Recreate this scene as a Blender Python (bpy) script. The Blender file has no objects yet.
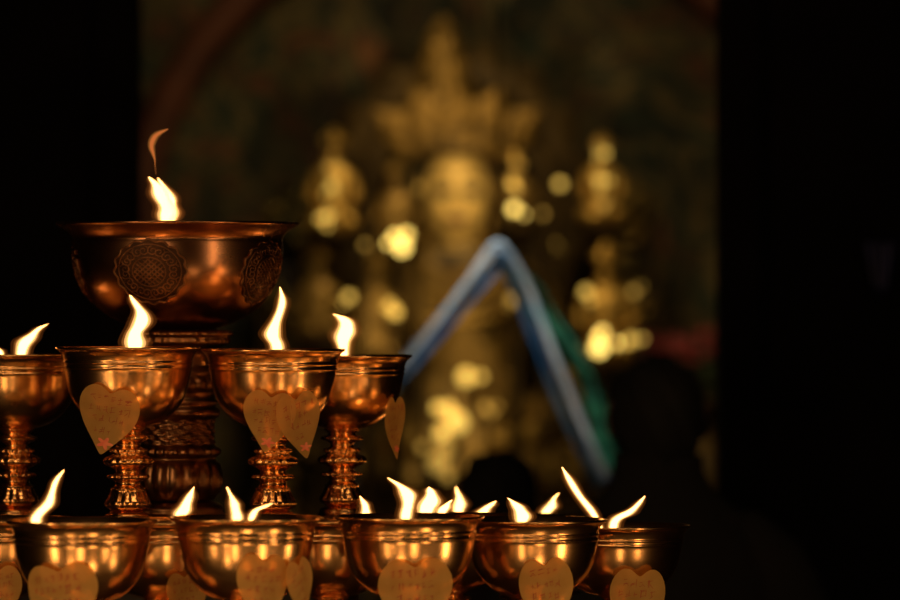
import bpy, bmesh, math, random
from mathutils import Vector, Matrix
random.seed(7)
K=0.0002; CZ=1.75
sc=bpy.context.scene
COL=sc.collection
def P(px,py,D): return Vector(((px-450)*K*D, D, CZ-(py-300)*K*D))
U=0.0013
# ---------------------------------------------------------------- materials
def newmat(name):
    m=bpy.data.materials.new(name); m.use_nodes=True
    nt=m.node_tree; b=nt.nodes['Principled BSDF']
    return m,nt,b
def setp(b,**k):
    for n,v in k.items():
        n=n.replace('_',' ')
        if n in b.inputs: b.inputs[n].default_value=v
def noisy(name,c1,c2,scale=12,rough=(0.3,0.5),metal=0.0,bump=0.1,detail=6,stretch=(1,1,1),bdist=0.002):
    m,nt,b=newmat(name); N=nt.nodes; L=nt.links
    tc=N.new('ShaderNodeTexCoord'); mp=N.new('ShaderNodeMapping'); mp.inputs['Scale'].default_value=stretch
    no=N.new('ShaderNodeTexNoise'); no.inputs['Scale'].default_value=scale; no.inputs['Detail'].default_value=detail
    L.new(tc.outputs['Object'],mp.inputs['Vector']); L.new(mp.outputs[0],no.inputs['Vector'])
    cr=N.new('ShaderNodeValToRGB'); cr.color_ramp.elements[0].color=(*c1,1); cr.color_ramp.elements[1].color=(*c2,1)
    cr.color_ramp.elements[0].position=0.35; cr.color_ramp.elements[1].position=0.68
    L.new(no.outputs['Fac'],cr.inputs['Fac']); L.new(cr.outputs[0],b.inputs['Base Color'])
    mr=N.new('ShaderNodeMapRange'); mr.inputs['To Min'].default_value=rough[0]; mr.inputs['To Max'].default_value=rough[1]
    L.new(no.outputs['Fac'],mr.inputs['Value']); L.new(mr.outputs[0],b.inputs['Roughness'])
    b.inputs['Metallic'].default_value=metal
    if bump:
        bp=N.new('ShaderNodeBump'); bp.inputs['Strength'].default_value=bump; bp.inputs['Distance'].default_value=bdist
        L.new(no.outputs['Fac'],bp.inputs['Height']); L.new(bp.outputs[0],b.inputs['Normal'])
    return m
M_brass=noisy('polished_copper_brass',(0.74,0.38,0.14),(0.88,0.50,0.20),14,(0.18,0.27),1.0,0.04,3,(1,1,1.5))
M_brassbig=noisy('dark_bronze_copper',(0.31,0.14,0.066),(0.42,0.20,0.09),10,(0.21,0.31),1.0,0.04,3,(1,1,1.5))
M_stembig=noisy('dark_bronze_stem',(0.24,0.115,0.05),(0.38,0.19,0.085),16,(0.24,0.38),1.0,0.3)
M_relief=noisy('relief_copper_lines',(0.14,0.062,0.028),(0.25,0.115,0.05),60,(0.25,0.4),1.0,0.2)
M_reliefbg=noisy('blackened_relief_ground',(0.035,0.016,0.008),(0.07,0.03,0.014),60,(0.45,0.6),0.9,0.2)
M_gold=noisy('gilded_bronze',(0.55,0.33,0.07),(0.85,0.56,0.15),18,(0.32,0.5),0.7,0.5,6,(1,1,1),0.01)
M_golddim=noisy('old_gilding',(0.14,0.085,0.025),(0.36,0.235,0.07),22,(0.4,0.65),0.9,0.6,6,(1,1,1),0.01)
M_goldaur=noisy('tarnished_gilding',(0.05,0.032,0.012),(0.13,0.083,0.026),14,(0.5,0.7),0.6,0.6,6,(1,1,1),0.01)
M_screen=noisy('carved_screen_gilding',(0.03,0.045,0.025),(0.52,0.33,0.08),6,(0.3,0.5),0.7,0.4,3,(1,1,1),0.01)
M_wood=noisy('blackened_wood',(0.008,0.005,0.004),(0.022,0.013,0.009),6,(0.5,0.8),0.0,0.2,6,(1,1,6))
M_wall=noisy('soot_dark_plaster',(0.0025,0.002,0.0018),(0.006,0.0045,0.0038),4,(0.9,0.98),0,0.2)
setp(M_wall.node_tree.nodes['Principled BSDF'],Specular_IOR_Level=0.1)
M_floor=noisy('worn_stone_floor',(0.02,0.016,0.012),(0.045,0.035,0.028),5,(0.4,0.7),0,0.2)
M_butter=noisy('melted_butter',(0.80,0.50,0.15),(0.9,0.62,0.22),30,(0.15,0.3),0,0.1)
M_wick=noisy('charred_wick',(0.02,0.01,0.01),(0.08,0.04,0.02),80,(0.8,0.9),0,0.3)
M_red=noisy('red_lacquer',(0.08,0.024,0.014),(0.16,0.05,0.026),9,(0.5,0.7),0,0.2)
M_ink=noisy('red_brown_ink',(0.32,0.075,0.022),(0.42,0.11,0.03),50,(0.7,0.8),0,0)
M_print=noisy('printed_flower_ink',(0.72,0.15,0.07),(0.85,0.28,0.12),90,(0.7,0.8),0,0)
M_hair=noisy('black_hair',(0.004,0.004,0.003),(0.008,0.007,0.006),60,(0.8,0.9),0,0.4,6,(1,1,4))
M_skin=noisy('skin',(0.20,0.10,0.06),(0.26,0.14,0.09),30,(0.5,0.6),0,0.1)
M_coat=noisy('dark_cloth',(0.006,0.005,0.005),(0.010,0.008,0.008),20,(0.9,0.98),0,0.4)
M_coat2=noisy('dark_maroon_cloth',(0.012,0.005,0.005),(0.018,0.007,0.007),20,(0.9,0.98),0,0.4)
M_blue=noisy('blue_silk',(0.04,0.20,0.48),(0.36,0.60,0.80),18,(0.5,0.65),0,0.3,4,(1,1,1.2))
M_white=noisy('white_silk',(0.50,0.66,0.72),(0.95,0.92,0.86),16,(0.4,0.55),0,0.2,4,(1,1,2))
M_green=noisy('green_silk',(0.01,0.07,0.035),(0.06,0.28,0.13),16,(0.4,0.55),0,0.2,4,(1,1,2))
M_pink=noisy('pink_petals',(0.60,0.08,0.12),(0.75,0.25,0.28),20,(0.5,0.7),0,0.1)
M_leaf=noisy('green_leaf',(0.02,0.09,0.03),(0.05,0.16,0.06),20,(0.5,0.7),0,0.1)
M_brocade=noisy('blue_brocade',(0.005,0.006,0.035),(0.02,0.022,0.12),30,(0.5,0.7),0,0.2)
M_paper,nt,b=newmat('parchment_paper'); N=nt.nodes; L=nt.links
no=N.new('ShaderNodeTexNoise'); no.inputs['Scale'].default_value=45; tc=N.new('ShaderNodeTexCoord'); L.new(tc.outputs['Object'],no.inputs['Vector'])
cr=N.new('ShaderNodeValToRGB'); cr.color_ramp.elements[0].color=(0.60,0.33,0.075,1); cr.color_ramp.elements[1].color=(0.84,0.53,0.16,1)
L.new(no.outputs['Fac'],cr.inputs['Fac']); L.new(cr.outputs[0],b.inputs['Base Color']); setp(b,Roughness=0.7,Specular_IOR_Level=0.15)
tr=N.new('ShaderNodeBsdfTranslucent'); L.new(cr.outputs[0],tr.inputs['Color']); mx=N.new('ShaderNodeMixShader'); mx.inputs[0].default_value=0.4
L.new(b.outputs[0],mx.inputs[1]); L.new(tr.outputs[0],mx.inputs[2])
tp=N.new('ShaderNodeBsdfTransparent'); tp.inputs[0].default_value=(1,0.7,0.35,1); mx2=N.new('ShaderNodeMixShader'); mx2.inputs[0].default_value=0.34
L.new(mx.outputs[0],mx2.inputs[1]); L.new(tp.outputs[0],mx2.inputs[2]); L.new(mx2.outputs[0],N['Material Output'].inputs['Surface'])
M_flame,nt,b=newmat('flame_core'); N=nt.nodes; L=nt.links; N.remove(b)
at=N.new('ShaderNodeAttribute'); at.attribute_name='heat'
cr=N.new('ShaderNodeValToRGB'); e=cr.color_ramp.elements
e[0].position=0; e[0].color=(1,0.42,0.10,1); e[1].position=1; e[1].color=(1,0.30,0.06,1)
for p,c in ((0.15,(1,0.74,0.42,1)),(0.4,(1,0.90,0.72,1)),(0.62,(1,0.78,0.48,1)),(0.82,(1,0.46,0.12,1))):
    q=e.new(p); q.color=c
st=N.new('ShaderNodeValToRGB'); e=st.color_ramp.elements
e[0].position=0; e[0].color=(0.15,)*3+(1,); e[1].position=1; e[1].color=(0.006,)*3+(1,)
for p,v in ((0.12,0.7),(0.35,1.0),(0.58,0.5),(0.76,0.05)):
    q=e.new(p); q.color=(v,v,v,1)
mu=N.new('ShaderNodeMath'); mu.operation='MULTIPLY'; mu.inputs[1].default_value=85
em=N.new('ShaderNodeEmission'); L.new(at.outputs['Fac'],cr.inputs['Fac']); L.new(at.outputs['Fac'],st.inputs['Fac'])
L.new(st.outputs[0],mu.inputs[0]); L.new(mu.outputs[0],em.inputs['Strength']); L.new(cr.outputs[0],em.inputs['Color'])
L.new(em.outputs[0],N['Material Output'].inputs['Surface'])
def fringe(name,a,s,c):
    m,nt,b=newmat(name); N=nt.nodes; L=nt.links; N.remove(b)
    em=N.new('ShaderNodeEmission'); em.inputs['Color'].default_value=(*c,1); em.inputs['Strength'].default_value=s
    tp=N.new('ShaderNodeBsdfTransparent'); mx=N.new('ShaderNodeMixShader'); mx.inputs[0].default_value=a
    L.new(tp.outputs[0],mx.inputs[1]); L.new(em.outputs[0],mx.inputs[2]); L.new(mx.outputs[0],N['Material Output'].inputs['Surface'])
    return m
M_f1=fringe('flame_fringe_inner',0.20,2.6,(1,0.50,0.15))
M_f2=fringe('flame_fringe_middle',0.07,1.3,(1,0.34,0.06))
M_f3=fringe('flame_fringe_outer',0.022,1.0,(1,0.26,0.04))
M_wc=fringe('flame_wisp_core',0.30,0.85,(1,0.22,0.05))
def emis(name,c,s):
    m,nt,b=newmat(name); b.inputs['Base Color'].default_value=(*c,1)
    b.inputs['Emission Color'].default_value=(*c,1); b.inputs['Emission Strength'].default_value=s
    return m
M_glA=emis('bright_gold_glint',(1.0,0.69,0.15),3.0)  # emissive golds for beads that imitate glints on gilding
M_glB=emis('dim_gold_glint',(1.0,0.64,0.12),1.15)
M_glC=emis('faint_gold_glint',(1.0,0.60,0.11),0.5)
M_mural,nt,b=newmat('painted_mural'); N=nt.nodes; L=nt.links
tc=N.new('ShaderNodeTexCoord'); v=N.new('ShaderNodeTexVoronoi'); v.inputs['Scale'].default_value=7.0
n2=N.new('ShaderNodeTexNoise'); n2.inputs['Scale'].default_value=5.0; n2.inputs['Detail'].default_value=8; n2.inputs['Distortion'].default_value=1.8
L.new(tc.outputs['Object'],v.inputs['Vector']); L.new(tc.outputs['Object'],n2.inputs['Vector'])
cr=N.new('ShaderNodeValToRGB'); e=cr.color_ramp.elements; e[0].position=0.32; e[0].color=(0.02,0.015,0.010,1); e[1].position=0.75; e[1].color=(0.22,0.12,0.045,1)
for p,c in ((0.42,(0.022,0.038,0.028,1)),(0.49,(0.14,0.10,0.04,1)),(0.55,(0.026,0.035,0.022,1)),(0.63,(0.13,0.05,0.025,1))):
    q=e.new(p); q.color=c
bw=N.new('ShaderNodeRGBToBW'); L.new(v.outputs['Color'],bw.inputs[0])
mm=N.new('ShaderNodeMixRGB'); mm.blend_type='OVERLAY'; mm.inputs[0].default_value=0.8
L.new(n2.outputs['Fac'],cr.inputs['Fac']); L.new(cr.outputs[0],mm.inputs[1]); L.new(bw.outputs[0],mm.inputs[2]); L.new(mm.outputs[0],b.inputs['Base Color']); setp(b,Roughness=0.85)
# ---------------------------------------------------------------- mesh helpers
def fin(bm,name,smooth=True,recalc=True):
    if recalc: bmesh.ops.recalc_face_normals(bm,faces=bm.faces)
    me=bpy.data.meshes.new(name); bm.to_mesh(me); bm.free()
    if smooth:
        for p in me.polygons: p.use_smooth=True
    return me
def chaikin(pts,n=1):
    for _ in range(n):
        out=[pts[0]]
        for a,b2 in zip(pts[:-1],pts[1:]):
            out.append(tuple(a[i]*0.75+b2[i]*0.25 for i in range(len(a))))
            out.append(tuple(a[i]*0.25+b2[i]*0.75 for i in range(len(a))))
        out.append(pts[-1]); pts=out
    return pts
def lathe(name,prof,seg=64,mod=None,sm=1,s=1.0):
    pr=chaikin([tuple(p) for p in prof],sm) if sm else prof
    bm=bmesh.new(); rows=[]
    for r,z in pr:
        if abs(r)<1e-6: rows.append([bm.verts.new((0,0,z*s))])
        else:
            row=[]
            for i in range(seg):
                a=2*math.pi*i/seg; rr=r*(mod(a,z) if mod else 1)*s
                row.append(bm.verts.new((rr*math.cos(a),rr*math.sin(a),z*s)))
            rows.append(row)
    for A,B in zip(rows[:-1],rows[1:]):
        if len(A)==1 and len(B)==1: continue
        for i in range(seg):
            j=(i+1)%seg
            if len(A)==1: bm.faces.new((A[0],B[i],B[j]))
            elif len(B)==1: bm.faces.new((A[i],A[j],B[0]))
            else: bm.faces.new((A[i],A[j],B[j],B[i]))
    return fin(bm,name)
def tube_into(bm,pts,rad,closed=False,seg=8):
    pts=[Vector(p) for p in pts]; n=len(pts); rows=[]
    ref=None
    for i,p in enumerate(pts):
        if closed: t=pts[(i+1)%n]-pts[i-1]
        else: t=pts[min(i+1,n-1)]-pts[max(i-1,0)]
        t.normalize()
        if ref is None:
            ref=Vector((0,0,1)) if abs(t.z)<0.9 else Vector((1,0,0))
        a=(ref-t*ref.dot(t)).normalized(); b2=t.cross(a); ref=a
        r=rad[i] if isinstance(rad,(list,tuple)) else rad
        rows.append([bm.verts.new(p+(a*math.cos(2*math.pi*k/seg)+b2*math.sin(2*math.pi*k/seg))*r) for k in range(seg)])
    m=n if closed else n-1
    for i in range(m):
        A=rows[i];B=rows[(i+1)%n]
        for k in range(seg):
            bm.faces.new((A[k],A[(k+1)%seg],B[(k+1)%seg],B[k]))
    if not closed:
        bm.faces.new(rows[0]); bm.faces.new(rows[-1][::-1])
def ball_into(bm,c,r,sz=1.0,nu=12,nv=8):
    c=Vector(c); rows=[]
    for j in range(1,nv):
        ph=math.pi*j/nv
        rows.append([bm.verts.new(c+Vector((r*math.sin(ph)*math.cos(2*math.pi*i/nu),r*math.sin(ph)*math.sin(2*math.pi*i/nu),r*sz*math.cos(ph)))) for i in range(nu)])
    t=bm.verts.new(c+Vector((0,0,r*sz))); bt=bm.verts.new(c-Vector((0,0,r*sz)))
    for A,B in zip(rows[:-1],rows[1:]):
        for i in range(nu): bm.faces.new((A[i],A[(i+1)%nu],B[(i+1)%nu],B[i]))
    for i in range(nu):
        bm.faces.new((t,rows[0][(i+1)%nu],rows[0][i])); bm.faces.new((bt,rows[-1][i],rows[-1][(i+1)%nu]))
def box_mesh(name,x0,x1,y0,y1,z0,z1,bev=0.0):
    bm=bmesh.new(); bmesh.ops.create_cube(bm,size=1)
    for v2 in bm.verts: v2.co=Vector(((x0+x1)/2+v2.co.x*(x1-x0),(y0+y1)/2+v2.co.y*(y1-y0),(z0+z1)/2+v2.co.z*(z1-z0)))
    if bev: bmesh.ops.bevel(bm,geom=bm.edges[:],offset=bev,segments=2,affect='EDGES')
    return fin(bm,name,False)
def obj(name,me,parent=None,mats=None,loc=(0,0,0)):
    o=bpy.data.objects.new(name,me); COL.objects.link(o); o.location=loc
    if mats is not None and me is not None and len(me.materials)==0:
        for m in (mats if isinstance(mats,(list,tuple)) else [mats]): me.materials.append(m)
    if parent: o.parent=parent
    return o
def top(o,label,cat,group=None,kind=None):
    o['label']=label; o['category']=cat
    if group: o['group']=group
    if kind: o['kind']=kind
    return o
def empty(name,loc,label,cat,group=None):
    o=bpy.data.objects.new(name,None); o.empty_display_size=0.05; COL.objects.link(o); o.location=loc
    return top(o,label,cat,group)
def skinmesh(name,verts,edges,radii,sub=2,root=0):
    me=bpy.data.meshes.new(name+'_c'); me.from_pydata(verts,edges,[])
    o=bpy.data.objects.new(name+'_c',me); COL.objects.link(o)
    md=o.modifiers.new('s','SKIN'); 
    for i,r in enumerate(radii):
        sv=me.skin_vertices[0].data[i]; sv.radius=(r,r) if not isinstance(r,tuple) else r
        sv.use_root=(i==root)
    md.use_smooth_shade=True
    s2=o.modifiers.new('u','SUBSURF'); s2.levels=sub; s2.render_levels=sub
    dg=bpy.context.evaluated_depsgraph_get(); dg.update()
    res=bpy.data.meshes.new_from_object(o.evaluated_get(dg)); res.name=name
    bpy.data.objects.remove(o)
    for p in res.polygons: p.use_smooth=True
    return res
# ---------------------------------------------------------------- lamp meshes (origin at foot)
H=185
bowl_prof=[(0,-70),(20,-68),(40,-60),(51,-46),(56,-30),(58,-15),(63,-6),(69,-0.5),(70.5,0.5),(71.5,-0.6),(71,-2.2),(68,-3.8),(65.5,-7),(64,-11),(63.4,-13),(64.1,-14),(64.1,-15),(63.3,-16),(63.1,-18),(63.7,-19),(63.7,-20),(62.8,-21),(61.5,-28),(59.5,-38),(56,-49),(49.5,-59),(40,-68),(29,-74),(16,-77),(0,-77)]
bowl_prof=[(r,z+H) for r,z in bowl_prof]
me_bowl=lathe('bowl',bowl_prof,96,None,2,U*0.985)
stem_prof=[(0,-76),(17,-76.5),(17,-78),(13,-81),(13,-83),(20,-85),(20,-88),(12,-91),(10.5,-94),(12,-96),(17,-98),(17,-100),(14,-102),(21,-106),(22,-110),(20,-113),(14,-116),(11,-119),(12,-121),(19,-122.5),(19,-125.5),(12,-128),(12,-131),(14,-134),(17,-135),(15,-137),(17,-143),(20,-148),(20,-152),(15,-157),(0,-157)]
stem_prof=[(r*1.08,z+H) for r,z in stem_prof]
def stem_mod(a,z):
    d=z-H
    if -113<d<-103: return 1+0.06*abs(math.cos(7*a))
    if -154<d<-138: return 1+0.07*abs(math.cos(6*a))
    if -126<d<-121: return 1+0.05*math.cos(18*a)
    if -101<d<-97: return 1+0.05*math.cos(16*a)
    return 1
me_stem=lathe('stem',stem_prof,108,stem_mod,1,U*0.985)
foot_prof=[(0,-156),(16,-156),(23,-160),(23,-163),(26,-167),(36,-173),(43,-178),(46,-182),(46,-185),(0,-185)]
me_foot=lathe('foot',[(r,z+H) for r,z in foot_prof],84,lambda a,z:1+(0.03*abs(math.cos(8*a)) if 5<z<17 else 0),1,U*0.985)
me_butter=lathe('butter',[(0,H-12),(54,H-12.2),(58.5,H-11.5),(58,H-13),(56,H-16),(0,H-16)],48,None,0,U*0.985)
for m,mt in ((me_bowl,M_brass),(me_stem,M_brass),(me_foot,M_brass),(me_butter,M_butter)): m.materials.append(mt)
def flame_mesh(pts,D,x0,rz,fat=1.0):
    """flame spine points (x,y,halfwidth) base->tip"""
    cp=chaikin([(float(a),float(b2),float(c)) for a,b2,c in pts],2)
    bm=bmesh.new(); hl=bm.verts.layers.float.new('heat'); seg=16
    n=len(cp); ph=pts[0][0]*0.37
    for shell,(mul,add) in enumerate(((0.64,-0.2),(0.78,0.0),(0.92,0.3),(1.06,1.2),(1.22,3.0))):
        rows=[]
        for i,(px,py,w) in enumerate(cp):
            t=i/(n-1); k=K*D
            cx=(px-x0+0.10*w*math.sin(t*13+ph)*(1-t))*k; cz=(CZ-(py-300)*k)-rz
            rr=max(0.2,w*fat*mul*(1+0.10*math.sin(t*16+ph))+add*min(1,w/3))*k
            row=[]
            for s in range(seg):
                a=2*math.pi*s/seg
                wob=1+0.16*math.sin(2*a+t*7+ph)*math.sin(3.0*t*math.pi)+0.08*math.sin(3*a+t*11)
                vv=bm.verts.new((cx+rr*math.cos(a)*wob,rr*0.7*math.sin(a),cz)); vv[hl]=t; row.append(vv)
            rows.append(row)
        mi=(0,1,1,2,3)[shell]
        for A,B in zip(rows[:-1],rows[1:]):
            for s in range(seg):
                f=bm.faces.new((A[s],A[(s+1)%seg],B[(s+1)%seg],B[s])); f.material_index=mi
        f=bm.faces.new(rows[0][::-1]); f.material_index=mi; f=bm.faces.new(rows[-1]); f.material_index=mi
    me=fin(bm,'flame')
    for m in (M_flame,M_f1,M_f2,M_f3): me.materials.append(m)
    return me
def heart_pt(s):
    x=16*math.sin(s)**3; y=13*math.cos(s)-5*math.cos(2*s)-2*math.cos(3*s)-math.cos(4*s)
    x/=16.0; y=(y+2.5)/15.0
    ex,ey=math.sin(s),math.cos(s)*0.92-0.05
    return x*0.62+ex*0.38,y*0.62+ey*0.38
def add_tag(root,theta,ztop,w,h,r,tilt,seed,label=None):
    """paper heart stuck on the bowl; theta measured round the lamp axis; metres in lamp-local space"""
    rnd=random.Random(seed); curl=rnd.uniform(0.004,0.009)
    def mp(u,v,off=0.0):
        uu=u*math.cos(tilt)-v*math.sin(tilt); vv=u*math.sin(tilt)+v*math.cos(tilt)
        a=theta+uu/r*0.92
        e2=max(0,(abs(u)/(w/2))-0.4)
        rad=r+off+0.0018*math.sin(v*60+seed)+0.0020*math.sin(u*90+seed*2)+0.006*max(0,-vv/h)+curl*e2*e2
        return Vector((rad*math.sin(a),-rad*math.cos(a),ztop-h*0.45+vv))
    bm=bmesh.new(); n=48; rings=7; c=bm.verts.new(mp(0,0)); prev=None
    for k in range(1,rings+1):
        f=k/rings; row=[]
        for i in range(n):
            x,y=heart_pt(2*math.pi*i/n); row.append(bm.verts.new(mp(x*f*w/2,y*f*h/2)))
        for i in range(n):
            j=(i+1)%n
            if prev is None: bm.faces.new((c,row[i],row[j]))
            else: bm.faces.new((prev[i],row[i],row[j],prev[j]))
        prev=row
    me=fin(bm,'paper_tag'); me.materials.append(M_paper)
    t=obj('paper_tag',me,root); t['label']=label or 'heart-shaped parchment wish paper with handwriting'
    bm=bmesh.new()
    def stroke(x0,y0,x1,y1,th):
        d=Vector((x1-x0,y1-y0)); 
        if d.length<1e-6: return
        nn=Vector((-d.y,d.x)).normalized()*th
        q=[(x0+nn.x,y0+nn.y),(x1+nn.x*0.5,y1+nn.y*0.5),(x1-nn.x*0.5,y1-nn.y*0.5),(x0-nn.x,y0-nn.y)]
        bm.faces.new([bm.verts.new(mp(a,b2,0.0009)) for a,b2 in q])
    ch0=h*0.095
    for row in range(4):
        vy=h*(0.24-row*0.14)+rnd.uniform(-0.01,0.01)*h; half=w*(0.34,0.37,0.31,0.22)[row]
        x=-half+rnd.uniform(0,0.5)*ch0; xend=half-rnd.uniform(0.3,1.6)*ch0
        while x<xend:
            ch=ch0*rnd.uniform(0.7,1.15)
            cs=ch; dy=rnd.uniform(-0.15,0.15)*ch
            for k in range(rnd.randint(3,6)):
                if rnd.random()<0.5: 
                    yy=vy+dy+cs*rnd.uniform(-0.45,0.45); stroke(x+rnd.uniform(0,0.2)*cs,yy,x+cs*rnd.uniform(0.6,0.95),yy+cs*0.15,ch*0.042)
                elif rnd.random()<0.6:
                    xx=x+cs*rnd.uniform(0.15,0.85); stroke(xx,vy+dy+cs*0.48,xx-cs*0.06,vy+dy-cs*rnd.uniform(0.2,0.5),ch*0.042)
                else:
                    xx=x+cs*0.5; stroke(xx,vy+dy,xx+cs*rnd.choice((-0.45,0.45)),vy+dy-cs*0.45,ch*0.042)
            x+=ch*rnd.uniform(1.0,1.3)
    o=obj('handwriting',fin(bm,'handwriting',False),t,M_ink)
    bm=bmesh.new()
    cx,cy,fr=0.03*w,-0.335*h,0.085
    c=bm.verts.new(mp(cx,cy,0.001)); row=[bm.verts.new(mp(cx+fr*w*(1+0.4*math.cos(5*a))*math.cos(a)*1.3,cy+fr*w*(1+0.4*math.cos(5*a))*math.sin(a)*0.8,0.001)) for a in [2*math.pi*i/40 for i in range(40)]]
    for i in range(40): bm.faces.new((c,row[i],row[(i+1)%40]))
    obj('flower_print',fin(bm,'flower_print',False),t,M_print)
def lamp(px,rimpy,D,basez,flames,tags,label,group):
    if basez<1.3: rimpy-=4
    base=P(px,rimpy,D); rz=base.z
    hz=(rz-basez); sz=hz/(H*U*0.985)
    root=empty('butter_lamp',(base.x,D,basez),label,'butter lamp',group)
    for nm,me in (('bowl',me_bowl),('stem',me_stem),('foot',me_foot),('butter',me_butter)):
        o=obj(nm,me,root); o.scale=(1,1,sz)
    for i,f in enumerate(flames):
        dx=(f[0][0]-px)*K*D
        fm=flame_mesh(f,D,px,basez,1.04); fo=obj('flame',fm,root); 
        bm=bmesh.new(); zt=hz-0.016; tube_into(bm,[(dx,0,zt-0.008),(dx+0.001,0,zt+0.004),(dx+0.002,0,zt+0.012)],[0.003,0.0025,0.0015])
        obj('wick',fin(bm,'wick'),root,M_wick)
    for i,(tx,ty,w,h,tilt,rr) in enumerate(tags):
        k=K*D; r=(rr+3)*U
        s=max(-1,min(1,(tx-px)*k/r)); th=math.asin(s)
        add_tag(root,th,hz-(ty-rimpy)*k,w*k,h*k,r,tilt,int(px*3+i*11+ty))
    return root
MZ=1.447; BZ=1.246
gm='butter lamps on the upper tier'; gb='butter lamps on the lower tier'
lamp(16,354,6.46,MZ,[[(20,358,4),(22,350,7.5),(26,341,7.5),(33,334,5),(39,328,3),(48,324,0.6)],[(2,358,2),(1,352,4),(-5,347,2),(-9,344,0.5)]],[],'copper-brass butter lamp on the tiered stand, flame blown sideways',gm)
lamp(128,347,6.30,MZ,[[(134,354,5),(134,343,10),(135,334,10),(141,325,8.5),(142,314,7.5),(136,304,5),(130,295,0.8)]],[(111,382,68,76,-0.18,59)],'copper-brass butter lamp with one heart-shaped wish paper stuck on the bowl',gm)
lamp(273,349,6.32,MZ,[[(276,354,5),(278,345,8.5),(272,336,8),(274,326,5.5),(280,312,5),(283,300,3.2),(280,287,0.6)]],[(271,387,56,68,-0.12,59),(302,388,50,74,0.20,62)],'copper-brass butter lamp with two overlapping heart papers on the bowl',gm)
lamp(342,355,6.51,MZ,[[(344,361,3),(344,350,6.5),(343,340,8),(346,331,9.5),(347,323,9),(342,317,5),(333,314,0.6)]],[(396,393,44,70,0.0,59)],'copper-brass butter lamp with paper hanging on its outer side',gm)
# lower tier
lamp(2,522,6.16,BZ,[],[(5,560,50,64,0.1,59)],'copper-brass butter lamp with unlit wick and a wish paper',gb)
lamp(82,524,5.95,BZ,[[(36,527,4),(35,519,6.5),(41,512,7),(49,504,5),(52,492,3.8),(56,480,2.8),(64,470,0.6)]],[(65,557,84,84,0.08,59)],'copper-brass butter lamp with a wide wish paper and a leaning flame',gb)
lamp(162,524,6.13,BZ,[[(176,528,3),(180,516,7.5),(185,508,8),(188,499,4.5),(194,487,0.6)]],[(190,566,44,60,0.1,59)],'copper-brass butter lamp half hidden between its neighbours',gb)
lamp(246,521,5.95,BZ,[[(236,526,3),(237,514,7),(235,505,5),(231,496,2.5),(227,487,0.6)],[(250,522,3),(254,511,4.5),(263,507,4.5),(273,503,0.6)]],[(266,548,60,78,-0.06,59),(302,553,46,72,0.2,60)],'copper-brass butter lamp with two wish papers and low twin flames',gb)
lamp(330,523,6.20,BZ,[[(364,527,3),(366,515,6),(366,506,4.5),(360,496,0.6)]],[],'copper-brass butter lamp half hidden behind the front bowls',gb)
lamp(409,520,6.05,BZ,[[(405,526,4),(405,514,6),(410,503,8),(407,492,8),(398,484,5),(388,478,0.6)]],[(417,552,82,88,0.05,59)],'copper-brass butter lamp with a broad written wish paper',gb)
lamp(533,523,6.17,BZ,[[(520,527,4),(523,517,9),(521,509,9),(514,503,4),(508,498,0.6)]],[(546,552,58,82,0.1,59)],'copper-brass butter lamp with a narrow wish paper',gb)
lamp(619,529,6.35,BZ,[[(603,533,3),(598,522,3.5),(591,510,4.4),(582,499,5),(573,486,4),(566,474,2.5),(562,467,0.5)],[(612,533,3),(614,521,6),(624,515,7),(635,508,4.5),(645,496,0.6)]],[(636,562,62,84,-0.05,59)],'copper-brass butter lamp with two streaming flames at the tier edge',gb)
lamp(448,519,6.35,BZ,[[(427,524,5),(426,512,10),(431,501,9.5),(431,492,6),(429,487,0.8)],[(441,524,3),(442,512,7),(446,505,4.5),(452,500,0.6)]],[],'copper-brass butter lamp in the inner row of the lower tier',gb)
lamp(455,519,6.80,BZ,[[(458,523,3),(459,511,7),(460,500,5.5),(456,487,0.6)]],[],'copper-brass butter lamp in the inner row of the lower tier',gb)
lamp(520,520,6.50,BZ,[[(480,524,3),(480,515,7),(486,508,6),(496,501,0.6)]],[],'copper-brass butter lamp in the inner row of the lower tier',gb)
lamp(560,521,6.68,BZ,[[(544,526,3),(545,514,7),(551,507,6),(553,499,2.6),(559,493,0.5)]],[],'copper-brass butter lamp in the inner row of the lower tier',gb)
# big central lamp
HB=310.8
bigp=[(0,-96),(40,-92),(74,-74),(92,-48),(98,-24),(104,-10),(114,-2),(120,0.3),(122,-0.8),(121.5,-2.8),(115,-6),(108,-11),(104,-17),(105,-20),(105,-36),(102,-52),(95,-69),(82,-85),(64,-97),(44,-105),(30,-109),(0,-109)]
stp=[(0,-106),(34,-107),(52,-108),(55,-110),(55,-113),(50,-115),(52,-117),(52,-121),(46,-124),(38,-127),(35,-131),(34,-134),(34,-144),(38,-147),(40,-150),(38,-153),(42,-157),(43,-162),(41,-167),(37,-170),(37,-176),(40,-178),(40,-181),(37,-183),(41,-186),(43,-190),(41,-194),(37,-197)]
for k in range(8): stp+=[(37,-199-k*3),(35.6,-200.5-k*3)]
stp+=[(39,-224),(42,-227),(42,-231),(39,-234),(37,-236),(40,-240),(42,-248),(43,-256),(42,-264),(39,-272),(36,-279),(0,-279)]
ftp=[(0,-278),(36,-278),(44,-283),(46,-287),(44,-290),(56,-297),(72,-303),(78,-307),(78,-310.8),(0,-310.8)]
pb=P(178,221,6.5)
big=empty('large_butter_lamp',(pb.x,6.5,MZ),'large dark copper butter lamp with embossed medallions, tall on the stand','butter lamp')
me=lathe('bowl',[(r,z+HB) for r,z in bigp],128,None,2,U); bigbowl=obj('bowl',me,big,M_brassbig)
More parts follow.
